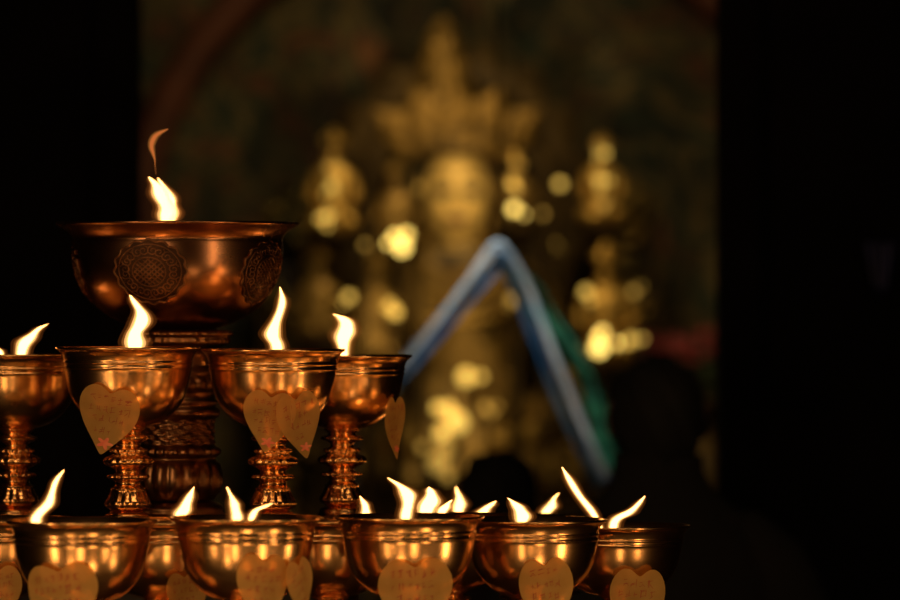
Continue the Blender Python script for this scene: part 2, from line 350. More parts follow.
def smod(a,z):
    d=z-HB
    if -122<d<-109: return 1+0.012*math.cos(32*a)
    if -167<d<-154: return 1+0.05*abs(math.cos(10*a))
    if -222<d<-198: return 1+0.02*math.cos(14*a+d*0.6)+0.014*math.cos(14*a-d*0.6)
    if -232<d<-226: return 1+0.025*math.cos(28*a)
    if -272<d<-240: return 1+0.05*abs(math.cos(8*a))
    return 1
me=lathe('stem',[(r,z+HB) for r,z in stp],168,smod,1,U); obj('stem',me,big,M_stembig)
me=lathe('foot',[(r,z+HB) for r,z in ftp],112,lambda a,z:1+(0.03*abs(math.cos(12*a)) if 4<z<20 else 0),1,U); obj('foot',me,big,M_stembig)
me=lathe('butter',[(0,HB-14),(90,HB-14.2),(99,HB-13.5),(97,HB-18),(0,HB-20)],64,None,0,U); obj('butter',me,big,M_butter)
obj('flame',flame_mesh([(166,226,6),(167,216,10),(169,207,11),(163,198,11),(159,190,9),(155,183,6),(149,177,0.6)],6.5,178,MZ,1.0),big)
obj('flame',flame_mesh([(170,224,3),(173,212,6),(172,202,6),(167,192,5),(162,184,3),(158,178,0.6)],6.5,178,MZ),big)
def wisp(pts,D,x0,rz):
    cp=chaikin([(float(a),float(b2),float(c)) for a,b2,c in pts],2); bm=bmesh.new()
    k=K*D
    for sh,(m,a) in enumerate(((0.6,0),(1.0,0.5))):
        tube_into(bm,[((x-x0)*k,0,(CZ-(y-300)*k)-rz) for x,y,w in cp],[max(0.10,w*m+a*min(1,w/2))*k for x,y,w in cp],False,12)
    me=fin(bm,'flame'); n=len(me.polygons)//2
    me.materials.append(M_wc); me.materials.append(M_f2)
    for i,p in enumerate(me.polygons): p.material_index=0 if i<n else 1
    return me
o=obj('flame_wisp',wisp([(156,174,0.15),(155,166,0.25),(155,160,0.6),(153,153,1.8),(151,146,3.0),(153,139,3.6),(157,134,2.6),(168,129,0.4)],6.5,178,MZ),big)
bm=bmesh.new(); tube_into(bm,[(-0.014,0,(HB-18)*U),(-0.014,0,(HB-8)*U),(-0.013,0,(HB+2)*U)],[0.004,0.003,0.002]); obj('wick',fin(bm,'wick'),big,M_wick)
outer=[(104,-17),(105,-20),(105,-36),(102,-52),(95,-69),(82,-85),(64,-97)]
def rad_at(d):
    for (r0,z0),(r1,z1) in zip(outer[:-1],outer[1:]):
        if z1<=d<=z0: return r0+(r1-r0)*(d-z0)/(z1-z0)
    return 104 if d>-19 else 60
for mi,thdeg in enumerate((-13,62,-88,140)):
    th0=math.radians(thdeg); bm=bmesh.new()
    def mp(u,v,off=0.6):
        d=-50+v*0.86; r=rad_at(d)+off; a=th0+u/100
        return Vector((r*math.sin(a)*U,-r*math.cos(a)*U,(HB+d)*U))
    def cur(fn,n,rad,closed=True,off=0.8): tube_into(bm,[mp(*fn(2*math.pi*i/n),off) for i in range(n)],rad*U,closed,6)
    c=bm.verts.new(mp(0,0,0.5)); prev=None
    for k in range(1,13):
        row=[bm.verts.new(mp((35+1.6*math.cos(16*a))*k/12*math.cos(a),(35+1.6*math.cos(16*a))*k/12*math.sin(a),0.5)) for a in [2*math.pi*i/64 for i in range(64)]]
        for i in range(64):
            j=(i+1)%64
            if prev is None: bm.faces.new((c,row[i],row[j]))
            else: bm.faces.new((prev[i],row[i],row[j],prev[j]))
        prev=row
    for f in bm.faces: f.material_index=1
    cur(lambda a:((36+1.2*math.cos(16*a))*math.cos(a),(36+1.2*math.cos(16*a))*math.sin(a)),128,0.9)
    cur(lambda a:(31.5*math.cos(a),31.5*math.sin(a)),64,0.5)
    # small running scrolls around the rim and a woven knot in the middle
    for k in range(10):
        a0=2*math.pi*k/10
        for sg in (-1,1):
            pts=[]
            for i in range(18):
                t=i/17; q=5.6*(1-0.8*t); a=a0+sg*(0.5+8.5*t)
                pts.append(mp(24.5*math.cos(a0+sg*0.13)+q*math.cos(a),24.5*math.sin(a0+sg*0.13)+q*math.sin(a),0.9))
            tube_into(bm,pts,0.62*U,False,5)
    cur(lambda a:(16.5*math.cos(a),16.5*math.sin(a)),48,0.6)
    for k in (-10,-6,-2,2,6,10):
        s=math.sqrt(max(0,235-k*k))
        for sg in (0,1):
            pts=[]
            for t in range(13):
                q=-s+2*s*t/12; x,y=(k,q) if sg else (q,k)
                pts.append(mp((x+y)*0.707,(x-y)*0.707,0.9+0.4*math.sin(q*0.8+k+sg*math.pi)))
            tube_into(bm,pts,0.7*U,False,6)
    me=fin(bm,'medallion'); me.materials.append(M_relief); me.materials.append(M_reliefbg)
    o=obj('medallion',me,bigbowl); o['label']='embossed round knot-and-scroll medallion'
# ---------------------------------------------------------------- stand
stx=pb.x
stand=empty('lamp_table',(stx,6.5,0),'round dark wooden table carrying rows of butter lamps','table')
obj('table_top',lathe('table_top',[(0,BZ),(0.66,BZ),(0.675,BZ-0.008),(0.675,BZ-0.03),(0.66,BZ-0.045),(0,BZ-0.045)],96,None,0),stand,M_wood)
obj('pedestal',lathe('pedestal',[(0,BZ-0.045),(0.58,BZ-0.045),(0.55,BZ-0.10),(0.35,BZ-0.2),(0.28,BZ-0.4),(0.25,0.6),(0.32,0.35),(0.45,0.15),(0.55,0.08),(0.58,0),(0,0)],64,None,1),stand,M_wood)
riser=empty('lamp_riser',(stx,6.5,BZ),'round dark wooden riser standing on the lamp table','riser')
obj('riser_top',lathe('riser_top',[(0,MZ),(0.275,MZ),(0.282,MZ-0.006),(0.282,MZ-0.02),(0.25,MZ-0.03),(0,MZ-0.03)],96,None,0),riser,M_wood,(0,0,-BZ))
obj('riser_drum',lathe('riser_drum',[(0,MZ-0.03),(0.245,MZ-0.03),(0.235,MZ-0.08),(0.235,BZ+0.05),(0.25,BZ),(0,BZ)],96,None,0),riser,M_wood,(0,0,-BZ))
# ---------------------------------------------------------------- room
def struct(name,me,mat,label=None):
    o=obj(name,me,None,mat); o['kind']='structure'; o['label']=label or 'dark temple '+name.split('_')[0]+' surface'; o['category']=name.split('_')[0]; return o
struct('floor',box_mesh('floor',-4.2,4.2,-2.2,13.2,-0.1,0),M_floor,'dark worn stone temple floor')
struct('ceiling',box_mesh('ceiling',-4.2,4.2,-2.2,13.2,4.0,4.1),M_wall,'soot-dark temple ceiling')
struct('wall_left',box_mesh('wl',-4.2,-4,-2.2,13.2,0,4),M_wall,'soot-dark plaster wall')
struct('wall_right',box_mesh('wr',4,4.2,-2.2,13.2,0,4),M_wall,'soot-dark plaster wall')
struct('wall_front',box_mesh('wf',-4,4,-2.2,-2,0,4),M_wall,'soot-dark plaster wall')
struct('wall_back',box_mesh('wb',-4,4,13,13.2,0,4),M_mural,'dim painted mural wall in green, ochre and brown')
dl=P(138,0,8.9).x; dr=P(719,0,8.9).x
struct('wall_partition_left',box_mesh('wpl',-4,dl,8.85,9.0,0,4),M_wall,'dark partition wall beside the shrine doorway')
struct('wall_partition_right',box_mesh('wpr',dr,4,8.85,9.0,0,4),M_wall,'dark partition wall beside the shrine doorway')
struct('wall_partition_top',box_mesh('wpt',dl,dr,8.85,9.0,2.75,4),M_wall,'dark lintel wall over the shrine doorway')
struct('trim_1',box_mesh('t1',dl-0.07,dl,8.80,8.85,0,2.82,0.008),M_wall,'blackened wooden door jamb')
struct('trim_2',box_mesh('t2',dr,dr+0.07,8.80,8.85,0,2.82,0.008),M_wall,'blackened wooden door jamb')
struct('trim_3',box_mesh('t3',dl,dr,8.80,8.85,2.75,2.82,0.008),M_wall,'blackened wooden door lintel')
# ---------------------------------------------------------------- altar
altar=empty('altar',(0.02,12.0,0),'long dark red lacquered altar with gilded trim','altar')
obj('altar_body',box_mesh('altar_body',-0.95,0.95,-0.62,0.72,0,1.02,0.01),altar,M_red)
obj('altar_top',box_mesh('altar_top',-1.0,1.0,-0.72,0.78,1.02,1.07,0.012),altar,M_wood)
obj('gilded_trim',box_mesh('gilded_trim',-0.96,0.96,-0.645,-0.621,0.86,0.95,0.008),altar,M_golddim)
for sx in (-0.6,0,0.6):
    obj('carved_panel',box_mesh('carved_panel',sx-0.22,sx+0.22,-0.645,-0.621,0.25,0.75,0.01),altar,M_golddim)
AT=1.07
# ---------------------------------------------------------------- Buddha statue (faces -Y)
SY=12.22; sk=K*SY
sx0=(457-450)*sk
st=empty('buddha_statue',(sx0,SY,AT),'gilded seated Buddha statue with tall leaf crown on lotus throne','statue')
def pm(a,z): return 1+0.09*abs(math.cos(9*a))
th=obj('lotus_throne',lathe('lotus_throne',[(0,0),(0.30,0),(0.32,0.02),(0.27,0.05),(0.25,0.09),(0.30,0.13),(0.34,0.17),(0.33,0.19),(0,0.19)],144,pm,1),st,M_golddim)
FZ=CZ+(300-196)*sk-AT
z0=0.27
V=[(0,0,z0),(0,0,z0+0.16),(0,0,z0+0.33),(0,0,z0+0.47),(0,-0.005,z0+0.57),(0,-0.01,FZ-0.06),
 (-0.15,0,z0+0.44),(-0.21,-0.01,z0+0.40),(-0.25,-0.03,z0+0.22),(-0.21,-0.15,z0+0.09),(-0.06,-0.22,z0+0.07),
 (0.15,0,z0+0.44),(0.21,-0.01,z0+0.40),(0.25,-0.03,z0+0.22),(0.21,-0.15,z0+0.09),(0.06,-0.22,z0+0.07),
 (-0.14,-0.03,z0-0.01),(-0.33,-0.10,z0),(-0.15,-0.20,z0-0.02),(0.08,-0.24,z0-0.01),
 (0.14,-0.03,z0-0.01),(0.33,-0.10,z0),(0.15,-0.22,z0+0.0),(-0.06,-0.26,z0+0.01)]
E=[(0,1),(1,2),(2,3),(3,4),(4,5),(3,6),(6,7),(7,8),(8,9),(9,10),(3,11),(11,12),(12,13),(13,14),(14,15),(0,16),(16,17),(17,18),(18,19),(0,20),(20,21),(21,22),(22,23)]
Rr=[(0.13,0.10),(0.12,0.09),(0.14,0.10),(0.12,0.08),0.055,0.05,0.075,0.06,0.048,0.04,0.032,0.075,0.06,0.048,0.04,0.032,0.09,0.07,0.055,0.04,0.09,0.07,0.055,0.04]
M_body=noisy('shaded_gilding',(0.24,0.145,0.038),(0.48,0.31,0.085),18,(0.35,0.5),0.6,0.5,6,(1,1,1),0.01)
M_bodyc=noisy('worn_body_gilding',(0.04,0.026,0.012),(0.80,0.52,0.14),11,(0.3,0.5),0.5,0.8,3,(1,1,1),0.015)
body=obj('body',skinmesh('body',V,E,Rr,2,0),st,M_bodyc)
bm=bmesh.new(); bmesh.ops.create_uvsphere(bm,u_segments=72,v_segments=56,radius=1)
def g(x,s): return math.exp(-(x/s)**2)
for v2 in bm.verts:
    x,y,z=v2.co; X=x*0.078;Y=y*0.088;Z=z*0.122
    if z<0: X*=1-0.25*z*z; 
    fr=max(0,-y)
    if y<0:
        Y-=0.026*g(x,0.13)*g(z+0.08,0.22)*fr
        Y-=0.012*g(x,0.10)*g(z+0.2,0.08)*fr
        Y+=0.016*(g(x-0.38,0.2)+g(x+0.38,0.2))*g(z-0.10,0.12)*fr
        Y-=0.008*(g(x-0.38,0.14)+g(x+0.38,0.14))*g(z-0.06,0.045)*fr
        Y-=0.008*(g(x-0.36,0.25)+g(x+0.36,0.25))*g(z-0.26,0.06)*fr
        Y-=0.011*g(x,0.22)*(g(z+0.42,0.05)+g(z+0.53,0.05))*fr
        Y-=0.010*g(x,0.25)*g(z+0.78,0.15)*fr
    v2.co=(X,Y,Z)
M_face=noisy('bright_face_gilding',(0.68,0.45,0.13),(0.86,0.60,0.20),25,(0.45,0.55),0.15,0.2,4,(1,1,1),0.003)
M_feat=noisy('painted_dark_features',(0.02,0.012,0.006),(0.05,0.03,0.012),25,(0.5,0.6),0.0,0.2)
head=obj('head',fin(bm,'head'),st,M_face,(0,-0.02,FZ))
for s in (-1,1):
    bm=bmesh.new(); tube_into(bm,[(s*0.078,0.01,0.03),(s*0.090,0.012,0.045),(s*0.096,0.012,0.02),(s*0.090,0.005,-0.03),(s*0.086,0.0,-0.08),(s*0.086,0,-0.12),(s*0.080,0,-0.13),(s*0.076,0.0,-0.05)],[0.008,0.01,0.011,0.010,0.010,0.013,0.01,0.006])
    obj('ear',fin(bm,'ear'),head,M_golddim)
    obj('ear_ornament',lathe('ear_ornament',[(0,0.0),(0.016,-0.005),(0.02,-0.02),(0.012,-0.04),(0.022,-0.05),(0.014,-0.075),(0,-0.09)],24,None,1),head,M_golddim,(s*0.092,-0.005,-0.12))
    bm=bmesh.new(); tube_into(bm,[(s*(0.013+0.044*t),-0.092+0.028*t*t+0.004,0.014-0.012*math.sin(math.pi*t)+0.004) for t in [i/8 for i in range(9)]],[0.004,0.009,0.013,0.015,0.015,0.015,0.012,0.007,0.004])
    obj('eye',fin(bm,'eye'),head,M_feat)
    bm=bmesh.new(); tube_into(bm,[(s*(0.010+0.048*t),-0.088+0.028*t*t,0.038+0.012*math.sin(math.pi*t)) for t in [i/8 for i in range(9)]],[0.002,0.003,0.004,0.005,0.005,0.005,0.004,0.003,0.002])
    obj('eyebrow',fin(bm,'eyebrow'),head,M_feat)
bm=bmesh.new(); tube_into(bm,[(0.032*t,-0.098+0.012*t*t,-0.060+0.004*t*t) for t in [i/4-1 for i in range(9)]],[0.003,0.006,0.009,0.011,0.011,0.011,0.009,0.006,0.003])
obj('mouth',fin(bm,'mouth'),head,M_red)
crown=obj('crown',lathe('crown',[(0.080,0.0),(0.092,0.005),(0.094,0.02),(0.084,0.03),(0.09,0.045),(0.08,0.05),(0.07,0.04),(0.075,0.0)],64,lambda a,z:1+0.03*math.cos(20*a),0),st,M_goldaur,(0,-0.005,FZ+0.095))
M_leafg=noisy('crown_gilding',(0.08,0.05,0.015),(0.62,0.38,0.09),26,(0.35,0.55),0.5,0.8,4,(1,1,1),0.015)
def leaf(hh,ww):
    bm=bmesh.new()
    prof=[(0.30,0),(0.50,0.12),(0.44,0.28),(0.56,0.42),(0.46,0.58),(0.34,0.70),(0.20,0.84),(0.06,0.95),(0.0,1.0)]
    pr=chaikin(prof,2); rows=[]
    for wx,zz in pr:
        rows.append([bm.verts.new((ww*wx*q,-0.012*(1-q*q)-0.004*math.cos(q*9+zz*14),hh*zz)) for q in (-1,-0.75,-0.5,-0.25,0,0.25,0.5,0.75,1)] )
    for A,B in zip(rows[:-1],rows[1:]):
        for i in range(8): bm.faces.new((A[i],A[i+1],B[i+1],B[i]))
    return fin(bm,'leaf')
for a,hh,ww in ((0,0.16,0.11),(-24,0.17,0.11),(24,0.17,0.11),(-52,0.175,0.11),(52,0.175,0.11)):
    me=leaf(hh,ww); o=obj('crown_leaf',me,crown,M_leafg)
    ra=math.radians(a)
    o.matrix_local=Matrix.Translation((0.085*math.sin(ra),-0.075*math.cos(ra*1.1),0.02-0.01*abs(math.sin(ra))))@Matrix.Rotation(ra*0.35,4,'Z')@Matrix.Rotation(ra,4,'Y')@Matrix.Rotation(math.radians(8),4,'X')
    sm=o.modifiers.new('t','SOLIDIFY'); sm.thickness=0.006
obj('crown_spire',lathe('crown_spire',[(0,0),(0.085,0.0),(0.09,0.10),(0.075,0.14),(0.08,0.16),(0.055,0.19),(0.06,0.215),(0.04,0.24),(0.048,0.265),(0.032,0.29),(0.018,0.32),(0,0.34)],48,lambda a,z:1+0.06*abs(math.cos(6*a)),1),crown,M_leafg,(-0.035,0.02,0.01))
bm=bmesh.new()
for r0,dz in ((0.10,0.0),(0.14,-0.05),(0.17,-0.11)):
    tube_into(bm,[(r0*math.sin(a),-0.05-0.085*math.cos(a),z0+0.53+dz-0.06*math.cos(a)) for a in [(-1.5+3.0*i/24) for i in range(25)]],0.009)
obj('necklace',fin(bm,'necklace'),st,M_gold)
bm=bmesh.new(); rows=[]
for i in range(30):
    t=i/29
    c=Vector((-0.15+0.30*t,-0.12-0.02*math.sin(math.pi*t),z0+0.47-0.36*t))
    rows.append([bm.verts.new(c+Vector((0.05*q,-0.006*math.cos(q*8),0.04*q))) for q in (-1,-.6,-.2,.2,.6,1)])
for A,B in zip(rows[:-1],rows[1:]):
    for i in range(5): bm.faces.new((A[i],A[i+1],B[i+1],B[i]))
obj('robe_sash',fin(bm,'robe_sash'),st,M_golddim)
bm=bmesh.new(); n=160
def hring(r,am,y): return [bm.verts.new(((r+am*abs(math.sin(16*math.pi*i/n)))*math.cos(2*math.pi*i/n)*0.95,y,(r+am*abs(math.sin(16*math.pi*i/n)))*math.sin(2*math.pi*i/n)*1.1)) for i in range(n)]
rs=[hring(0.20,0,0),hring(0.22,0,-0.02),hring(0.25,0,0),hring(0.27,0,-0.015),hring(0.29,0.0,-0.025),hring(0.31,0.0,-0.005),hring(0.33,0.04,-0.01)]
for A,B in zip(rs[:-1],rs[1:]):
    for i in range(n): bm.faces.new((A[i],A[(i+1)%n],B[(i+1)%n],B[i]))
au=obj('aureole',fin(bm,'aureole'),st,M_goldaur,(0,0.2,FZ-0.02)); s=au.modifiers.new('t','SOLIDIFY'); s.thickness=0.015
bm=bmesh.new(); tube_into(bm,[(0,0.24,0.1),(0,0.235,0.5),(0,0.225,FZ-0.22)],0.02); obj('aureole_support',fin(bm,'aureole_support'),st,M_goldaur)
# ---------------------------------------------------------------- carved gilded screen behind the statue
scr=empty('carved_screen',(0.03,12.62,AT),'openwork carved gilded altar screen of scrolls and leaves','screen')
rnd=random.Random(21)
def spiral(cx,cz,r,turns,a0,rad,y0):
    n=20; pts=[]; rr=[]
    for i in range(n):
        t=i/(n-1); a=a0+turns*6.28*t; q=r*(1-0.85*t)
        pts.append((cx+q*math.cos(a),y0-0.02*t,cz+q*math.sin(a))); rr.append(rad*(0.6+0.8*t))
    tube_into(bm,pts,rr,False,6); ball_into(bm,(pts[-1][0],y0-0.03,pts[-1][2]),rad*2.2)
for side in (-1,1):
    bm=bmesh.new()
    for i in range(64):
        x=side*rnd.uniform(0.20,0.48); z=rnd.uniform(0.05,1.10-(abs(x)-0.2)*0.7)
        spiral(x,z,rnd.uniform(0.03,0.065),side*rnd.choice((1.2,1.6)),rnd.uniform(0,6.28),rnd.uniform(0.006,0.013),rnd.uniform(-0.01,0.01))
    obj('scrollwork',fin(bm,'scrollwork'),scr,M_screen)
for side in (-1,1):
    bm=bmesh.new(); tube_into(bm,[(side*0.50,0,0.0),(side*0.50,0,0.6),(side*0.49,0,0.80),(side*0.44,0,0.92),(side*0.34,0,1.02),(side*0.2,0,1.1)],0.012,False,10)
    obj('screen_rail',fin(bm,'screen_rail'),scr,M_goldaur)
obj('screen_backing',box_mesh('screen_backing',-0.5,0.5,0.025,0.04,0.0,0.9,0.003),scr,M_wood)
# ---------------------------------------------------------------- attendants on tall gilded pedestals
def attendant(px,py,D,s,mat,label):
    p=P(px,py,D); h=p.z-AT
    e=empty('attendant_statue',(p.x,D,AT),label,'statue','small gilded attendant statues')
    V=[(0,0,-0.07),(0,0,-0.01),(0,0,0.03),(0,0,0.065),(0,0,0.095),(-0.04,0,0.03),(-0.055,-0.01,-0.01),(-0.03,-0.04,-0.03),(0.04,0,0.03),(0.055,-0.01,-0.01),(0.03,-0.04,-0.03),(-0.06,-0.03,-0.07),(0.0,-0.05,-0.075),(0.06,-0.03,-0.07)]
    E=[(0,1),(1,2),(2,3),(3,4),(2,5),(5,6),(6,7),(2,8),(8,9),(9,10),(0,11),(11,12),(0,13)]
    Rr=[0.035,0.03,0.032,0.014,0.024,0.018,0.013,0.011,0.018,0.013,0.011,0.018,0.014,0.018]
    V=[(a*s,b2*s,c*s+h) for a,b2,c in V]
    obj('figure',skinmesh('figure',V,E,[r*s for r in Rr],1,0),e,mat)
    obj('crown',lathe('crown',[(0.018,0.10),(0.03,0.120),(0.016,0.125),(0.010,0.14),(0,0.145)],20,lambda a,z:1+0.15*math.cos(5*a),0,s),e,mat,(0,0,h))
    bb=h-0.09*s
    obj('pedestal',lathe('pedestal',[(0,0),(0.05,0),(0.05,0.02),(0.02,0.04),(0.014,bb*0.5),(0.022,bb*0.52),(0.014,bb*0.55),(0.016,bb-0.04),(0.05*s,bb-0.02),(0.065*s,bb),(0,bb)],28,None,0),e,M_goldaur)
attendant(396,215,11.80,0.9,M_body,'small gilded attendant statue on a slender pedestal')
attendant(333,192,11.80,1.05,M_gold,'small gilded attendant statue on a slender pedestal')
attendant(517,196,11.80,0.75,M_golddim,'small gilded attendant statue on a slender pedestal')
attendant(602,188,11.82,0.9,M_gold,'small gilded attendant statue on a slender pedestal')
attendant(606,316,11.62,1.2,M_gold,'small gilded attendant statue on a slender pedestal')
attendant(375,318,11.62,1.1,M_body,'small gilded attendant statue on a slender pedestal')
attendant(318,302,11.62,0.9,M_body,'small gilded attendant statue on a slender pedestal')
# ---------------------------------------------------------------- shrine arch
bm=bmesh.new(); c=P(480,250,12.9); Ra=345*K*12.9
pts=[(c.x-Ra,12.9,0.0),(c.x-Ra,12.9,c.z*0.5)]+[(c.x-Ra*math.cos(a),12.9,c.z+Ra*math.sin(a)) for a in [math.pi*i/40 for i in range(41)]]+[(c.x+Ra,12.9,c.z*0.5),(c.x+Ra,12.9,0)]
tube_into(bm,pts,0.05,False,12)
top(obj('shrine_arch',fin(bm,'shrine_arch'),None,M_red),'red lacquered wooden arch framing the shrine niche','arch')
# ---------------------------------------------------------------- added glint stands: glowing beads imitating highlights on gilding
def cluster(rnd,r,n):
    out=[(0,0,0,r*0.72)]
    for i in range(n):
        a=rnd.uniform(0,6.28); d=r*rnd.uniform(1.1,1.9)
        out.append((d*math.cos(a),rnd.uniform(-0.4,0.4)*r,d*math.sin(a)*0.9,r*rnd.uniform(0.3,0.5)))
    return out
def glint_stand(px,py,D,r,mat,n=2,base=AT,label='slender gilded stand with added glowing beads imitating gold glints'):
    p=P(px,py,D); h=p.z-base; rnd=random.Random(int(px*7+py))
    e=empty('glint_stand',(p.x,D,base),label,'glint stand','gilded glint stands')
    obj('bead_stand',lathe('bead_stand',[(0,0),(0.025,0),(0.025,0.012),(0.015,0.03),(0.007,0.06),(0.008,h*0.4),(0.014,h*0.42),(0.006,h*0.45),(0.005,h-r*2.2),(0.012,h-r*1.5),(0.005,h-r*0.9),(0,h-r*0.5)],24,None,1),e,M_goldaur)
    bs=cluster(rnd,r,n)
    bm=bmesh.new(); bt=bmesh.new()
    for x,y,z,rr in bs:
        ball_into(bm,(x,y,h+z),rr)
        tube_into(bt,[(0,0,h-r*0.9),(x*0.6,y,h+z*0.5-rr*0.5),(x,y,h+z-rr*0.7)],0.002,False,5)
    obj('glint_beads',fin(bm,'glint_beads'),e,mat); obj('branches',fin(bt,'branches'),e,M_golddim)
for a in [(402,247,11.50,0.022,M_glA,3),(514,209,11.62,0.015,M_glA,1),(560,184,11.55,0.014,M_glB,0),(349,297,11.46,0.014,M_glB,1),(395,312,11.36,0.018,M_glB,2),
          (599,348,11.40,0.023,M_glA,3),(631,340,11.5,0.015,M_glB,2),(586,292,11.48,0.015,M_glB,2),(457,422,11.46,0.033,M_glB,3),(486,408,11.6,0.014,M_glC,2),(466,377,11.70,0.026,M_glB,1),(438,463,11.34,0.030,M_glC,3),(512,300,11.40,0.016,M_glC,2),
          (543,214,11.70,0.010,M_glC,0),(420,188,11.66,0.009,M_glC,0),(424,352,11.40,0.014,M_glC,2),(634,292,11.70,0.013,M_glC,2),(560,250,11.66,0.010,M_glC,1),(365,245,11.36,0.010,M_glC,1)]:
    glint_stand(*a)
def hang(px,ys,D,label):  # added glowing beads on a cord, standing in for gold glints
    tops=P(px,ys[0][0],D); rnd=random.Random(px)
    e=empty('hanging_glint_string',(tops.x,D,4.0),label,'hanging glints','hanging strings of glint beads')
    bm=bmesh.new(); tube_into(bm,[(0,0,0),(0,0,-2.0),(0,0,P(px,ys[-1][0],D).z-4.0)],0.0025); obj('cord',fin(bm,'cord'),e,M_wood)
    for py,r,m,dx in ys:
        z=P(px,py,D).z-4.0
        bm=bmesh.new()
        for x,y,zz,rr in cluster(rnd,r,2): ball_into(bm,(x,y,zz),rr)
        obj('glint_bead',fin(bm,'glint_bead'),e,m,(dx,0,z))
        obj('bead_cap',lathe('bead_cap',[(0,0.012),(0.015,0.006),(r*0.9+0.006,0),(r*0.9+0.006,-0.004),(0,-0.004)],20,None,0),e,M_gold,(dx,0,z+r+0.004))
hang(330,[(168,0.012,M_glC,0.0),(186,0.013,M_glB,0.004),(216,0.015,M_glB,-0.006)],11.55,'string of added glowing beads imitating gold glints')
hang(602,[(153,0.012,M_glB,0.006),(180,0.014,M_glB,-0.003),(204,0.012,M_glC,0.004)],11.6,'string of added glowing beads imitating gold glints')
hang(515,[(162,0.010,M_glC,0.0),(184,0.012,M_glB,-0.004)],11.5,'short string of added glowing beads imitating gold glints')
vp=[(0,0),(0.05,0),(0.055,0.015),(0.03,0.035),(0.055,0.08),(0.07,0.13),(0.06,0.18),(0.025,0.22),(0.022,0.25),(0.045,0.28),(0.04,0.285),(0.018,0.26),(0,0.25)]
def vase(px,D,scale,label,flower=True):
    x=(px-450)*K*D
    e=empty('flower_vase',(x,D,AT),label,'vase','offering vases on the altar')
    o=obj('vase_body',lathe('vase_body',[(r*0.75,z) for r,z in vp],40,lambda a,z:1+0.04*abs(math.cos(6*a)),1,scale),e,M_goldaur)
    bm=bmesh.new(); bl=bmesh.new()
    rnd=random.Random(px)
    for k in range(11):
        a=k*0.7; rr=0.0 if k==0 else 0.060; hz=0.285*scale+0.12+rnd.uniform(-0.02,0.03)-(0 if k==0 else 0.03)
        c=Vector((rr*math.cos(a),rr*math.sin(a)*0.8,hz))
        tube_into(bl,[(0,0,0.26*scale),(c.x*0.5,c.y*0.5,0.3*scale+0.02),tuple(c)],0.003,False,5)
        for q in range(10):
            b0=q*math.pi/5; lift=0.012+0.010*(q%2)
            d=Vector((math.cos(b0),math.sin(b0),0)); s=Vector((-math.sin(b0),math.cos(b0),0))
            v0=bm.verts.new(c);v1=bm.verts.new(c+d*0.016+s*0.009+Vector((0,0,lift*0.6)));v3=bm.verts.new(c+d*0.016-s*0.009+Vector((0,0,lift*0.6)));v2_=bm.verts.new(c+d*0.028+Vector((0,0,lift*1.6)))
            bm.faces.new((v0,v1,v2_,v3))
    obj('blossoms',fin(bm,'blossoms',False),e,M_pink); obj('stalks',fin(bl,'stalks'),e,M_leaf)
vase(660,11.85,1.60,'gilded altar vase with pink blossoms'); vase(706,11.5,1.6,'gilded altar vase with pink blossoms'); vase(275,11.6,1.2,'gilded altar vase with pink blossoms')
# ---------------------------------------------------------------- khata scarves
def ribbon(name,pts,width,mat,label,seed,yo=0.0,group='silk offering scarves',it=2):
    cp=chaikin([tuple(p) for p in pts],it); n=len(cp); bm=bmesh.new(); rows=[]
    for i,p in enumerate(cp):
        p=Vector(p); t=(Vector(cp[min(i+1,n-1)])-Vector(cp[max(i-1,0)])).normalized()
        side=t.cross(Vector((0,1,0))).normalized()
        tt=i/(n-1)
        row=[]
        m=16
        for q in range(m+1):
            u=q/m*2-1
            w=width*(0.80+0.16*math.cos(tt*11+seed)+0.10*math.sin(tt*27+seed))
            row.append(bm.verts.new(p+side*u*w/2+Vector((0,yo+0.012*math.sin(u*7+tt*9+seed)+0.006*math.sin(u*15+seed),0.004*math.sin(tt*20+u*4)))))
        rows.append(row)
    for A,B in zip(rows[:-1],rows[1:]):
        for i in range(len(A)-1): bm.faces.new((A[i],A[i+1],B[i+1],B[i]))
    o=obj(name,fin(bm,name),None,mat); s=o.modifiers.new('t','SOLIDIFY'); s.thickness=0.0012
    return top(o,label,'scarf',group)
D=9.7
def pp(px,py,dy=0): 
    v2=P(px,py,D+dy); return (v2.x,v2.y,v2.z)
ribbon('khata_scarf',[pp(360,406),pp(376,402),pp(398,384),pp(430,346),pp(462,306),pp(490,268),pp(497,258),pp(505,268),pp(525,308),pp(541,354),pp(558,402),pp(578,444),pp(603,484)],0.032,M_blue,'blue silk khata scarf draped over a cord in a peak',1)
ribbon('khata_scarf',[pp(360,396,-.03),pp(378,390,-.03),(pp(399,369,-.03)),pp(427,335,-.03),pp(458,293,-.03),pp(486,257,-.03),pp(498,242,-.03),pp(512,257,-.03),pp(534,298,-.03),pp(552,350,-.03),pp(571,400,-.03),pp(590,444,-.03),pp(606,478,-.03)],0.016,M_white,'white silk khata scarf lying beside the blue one',2)
ribbon('khata_scarf',[pp(508,272,.04),pp(526,288,.04),pp(546,318,.04),pp(568,350,.04),pp(586,376,.04),pp(596,405,.04),pp(601,438,.04),pp(606,472,.04)],0.048,M_green,'green silk khata scarf hanging along one slope',3)
for px,py,nm in ((352,412,1),(610,496,2)):
    p=P(px,py,D); e=empty('wooden_post',(p.x,D,0),'slim dark wooden post holding the scarf end','post','scarf posts')
    obj('post_shaft',lathe('post_shaft',[(0,0.0),(0.10,0),(0.10,0.02),(0.02,0.04),(0.011,0.1),(0.011,p.z-0.02),(0,p.z-0.02)],24,None,0),e,M_wall)
    obj('post_knob',lathe('post_knob',[(0,p.z-0.03),(0.014,p.z-0.015),(0.014,p.z+0.0),(0,p.z+0.012)],24,None,1),e,M_wall)
